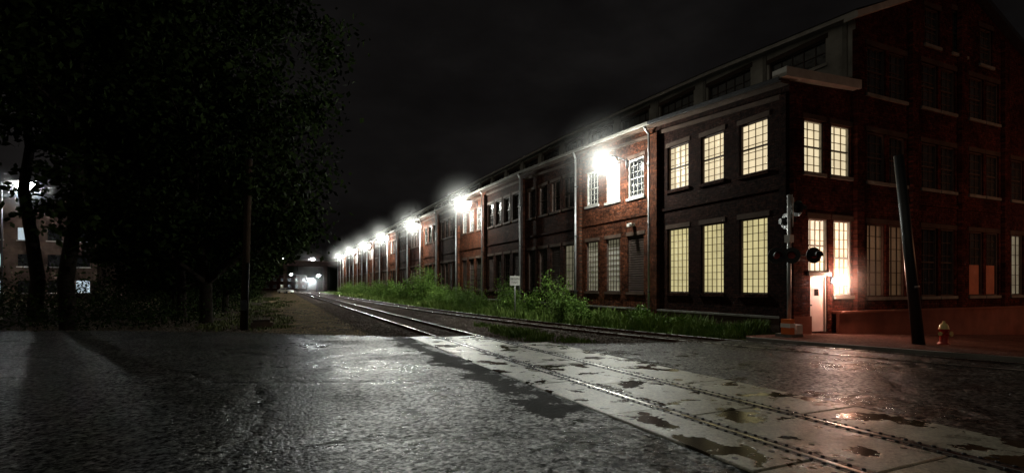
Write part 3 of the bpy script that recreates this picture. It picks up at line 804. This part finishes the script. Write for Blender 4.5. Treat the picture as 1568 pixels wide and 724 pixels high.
def tree(x,y,v,rot,s):
    o=bpy.data.objects.new('deciduous_tree',tm[v]); sc.collection.objects.link(o); o.location=(x,y,-.2); o.rotation_euler[2]=rot; o.scale=(s,s,s)
for x,y,v,r,s in [(-3.6,31.5,0,.3,1.12),(-8.6,29,3,2,1.05),(-5.5,37,1,4,1.0),(-14.5,30,3,1.1,1.1),(-3.8,44,2,.5,1.05),(-12.5,37,3,5,1.15),(-7.5,46,0,2.6,.9),
                  (-5.5,57,1,1,.85),(-5,72,2,2,1.),(-6,88,2,3.3,1.),(-6,106,2,4,1.),(-7,128,1,0,.8),(-9,58,1,.6,1.05),(-12,80,0,1.9,1.),(-7,155,1,1,.8)]:
    tree(x,y,v,r,s)
def shrub(name,x,y,w_,h,n,ls,k,zb=-.1):
    mb=MB(); rr=random
    C=[]; ns=12
    for i in range(ns):
        a=rr.uniform(0,6.28); q=Vector((math.cos(a)*w_*.5*rr.uniform(.2,1),math.sin(a)*w_*.5*rr.uniform(.2,1),h*rr.uniform(.45,1)))
        p0=Vector((q.x*.25,q.y*.25,0)); mid=(p0+q)/2+Vector((0,0,h*.08))
        mb.tube(p0,mid,.018,.012,'bark',5,False); mb.tube(mid,q,.012,.005,'bark',5,False)
        for t in np.linspace(.2,1,6):
            c_=p0.lerp(q,t); m=int(n/ns/6); r=w_*.15*(1.1-.6*t)
            C.append(rng.normal(size=(m,3))*np.array([r,r,r*.8])+np.array(c_))
    C=np.concatenate(C); C[:,2]=np.abs(C[:,2]); V,F=leaves(len(mb.v),C,ls,.4)
    mb.v+=V; mb.f+=[tuple(f) for f in F]; mi=mb.m(k); mb.mi+=[mi]*len(F); mb.sm+=[False]*len(F)
    return mb.build(name,None,(x,y,zb))
sh=[(14.4,26.5,2.7,2.7),(13.9,28.3,1.9,1.7),(15.0,24.6,1.5,1.2),(13.6,30.5,1.2,1.0),(14.6,34,2.1,2.6),(13.6,36.2,2.0,1.5),(14.1,41,2.5,2.2),(14.4,44.5,2.4,2.0),(13.6,48,2.4,2.2),
                 (14.0,53.5,3.8,3.6),(14.6,57,2.8,3.2),(13.6,62,2.8,2.6),(13.6,69,3,2.8),(13.6,77,3,2.6),(13.6,86,3,2.6),(13.6,97,3.4,2.4),(13.8,110,4,2.6),(13.8,126,4,2.6),
                 (14.8,16.6,.9,.65),(14.5,18.7,1.,.8),(15.5,19.6,1.1,1.),(15.8,17.6,.7,.5),(13.9,22,1.1,.8)]
for i in range(16):
    y=23+i*3.4+random.uniform(-1,1); sh.append((random.uniform(12.6,15.6),y,random.uniform(.9,1.9),random.uniform(.6,1.8)))
for x,y,w_,h in sh:
    shrub('shrub',x,y,w_,h,int(1900*max(.3,w_/2.2)),.07 if y<50 else .11,'leafB')
mb=MB(); C=[]
for i in range(420):
    y=27+random.random()**1.4*90; x=-3.4-random.random()**1.3*24 - max(0,(30-y))*1.0
    h=random.uniform(.4,3.4 if x<-6 else 2.0); m=80
    C.append(rng.normal(size=(m,3))*np.array([.7,.7,.35*h])+np.array([x,y,h*.5]))
C=np.concatenate(C); C[:,2]=np.abs(C[:,2])-.1; V,F=leaves(0,C,.10,.5); mb.v=V; mb.f=[tuple(f) for f in F]; mb.m('leafT'); mb.mi=[0]*len(F); mb.sm=[False]*len(F)
mb.build('undergrowth')
def grass(name,n,fn,hmin,hmax,k='blade'):
    V=[];F=[]
    for i in range(n):
        x,y,z=fn(); cl=.55+.45*math.sin(x*1.9+2*math.sin(y*.7))*math.sin(y*1.1+x)
        h=random.uniform(hmin,hmax)*(.35+cl); a=random.uniform(0,6.28); w_=.012+.0009*y; lx,ly=random.gauss(0,.3)*h,random.gauss(0,.3)*h
        dx,dy=math.cos(a)*w_,math.sin(a)*w_; j=len(V)
        V+=[(x-dx,y-dy,z),(x+dx,y+dy,z),(x+lx*.4+dx*.7,y+ly*.4+dy*.7,z+h*.6),(x+lx*.4-dx*.7,y+ly*.4-dy*.7,z+h*.6),(x+lx,y+ly,z+h)]
        F+=[(j,j+1,j+2,j+3),(j+3,j+2,j+4)]
    me=bpy.data.meshes.new(name); me.from_pydata(V,[],F); me.materials.append(M[k]); o=bpy.data.objects.new(name,me); sc.collection.objects.link(o)
def g1():
    while True:
        y=13.5+random.random()**1.6*110; l=t2(y)+1.5; x=l+(16.5-l)*random.random()
        if random.random()<.25+.75*(math.sin(x*1.7+y*.8)*math.sin(y*1.3-x)>-.1): break
    f=(x-t2(y)-1.35)/(16.75-t2(y)-1.35); return x,y,-.12+.22*f
grass('grass',24000,g1,.10,.6)
cw=[(random.uniform(7.9,9.3),random.uniform(14.6,24)) for _ in range(16)]
def g2():
    c_=random.choice(cw); return random.gauss(c_[0],.22),random.gauss(c_[1],.3),-.12
grass('weeds',3500,g2,.06,.28)
cp=[(random.gauss(-1.2,1.5),26+random.random()**1.3*70) for _ in range(110)]
def g3():
    c_=random.choice(cp); return random.gauss(c_[0]-.01*c_[1],.3),random.gauss(c_[1],.5),-.16
grass('grass',5500,g3,.04,.22,'bladeD')
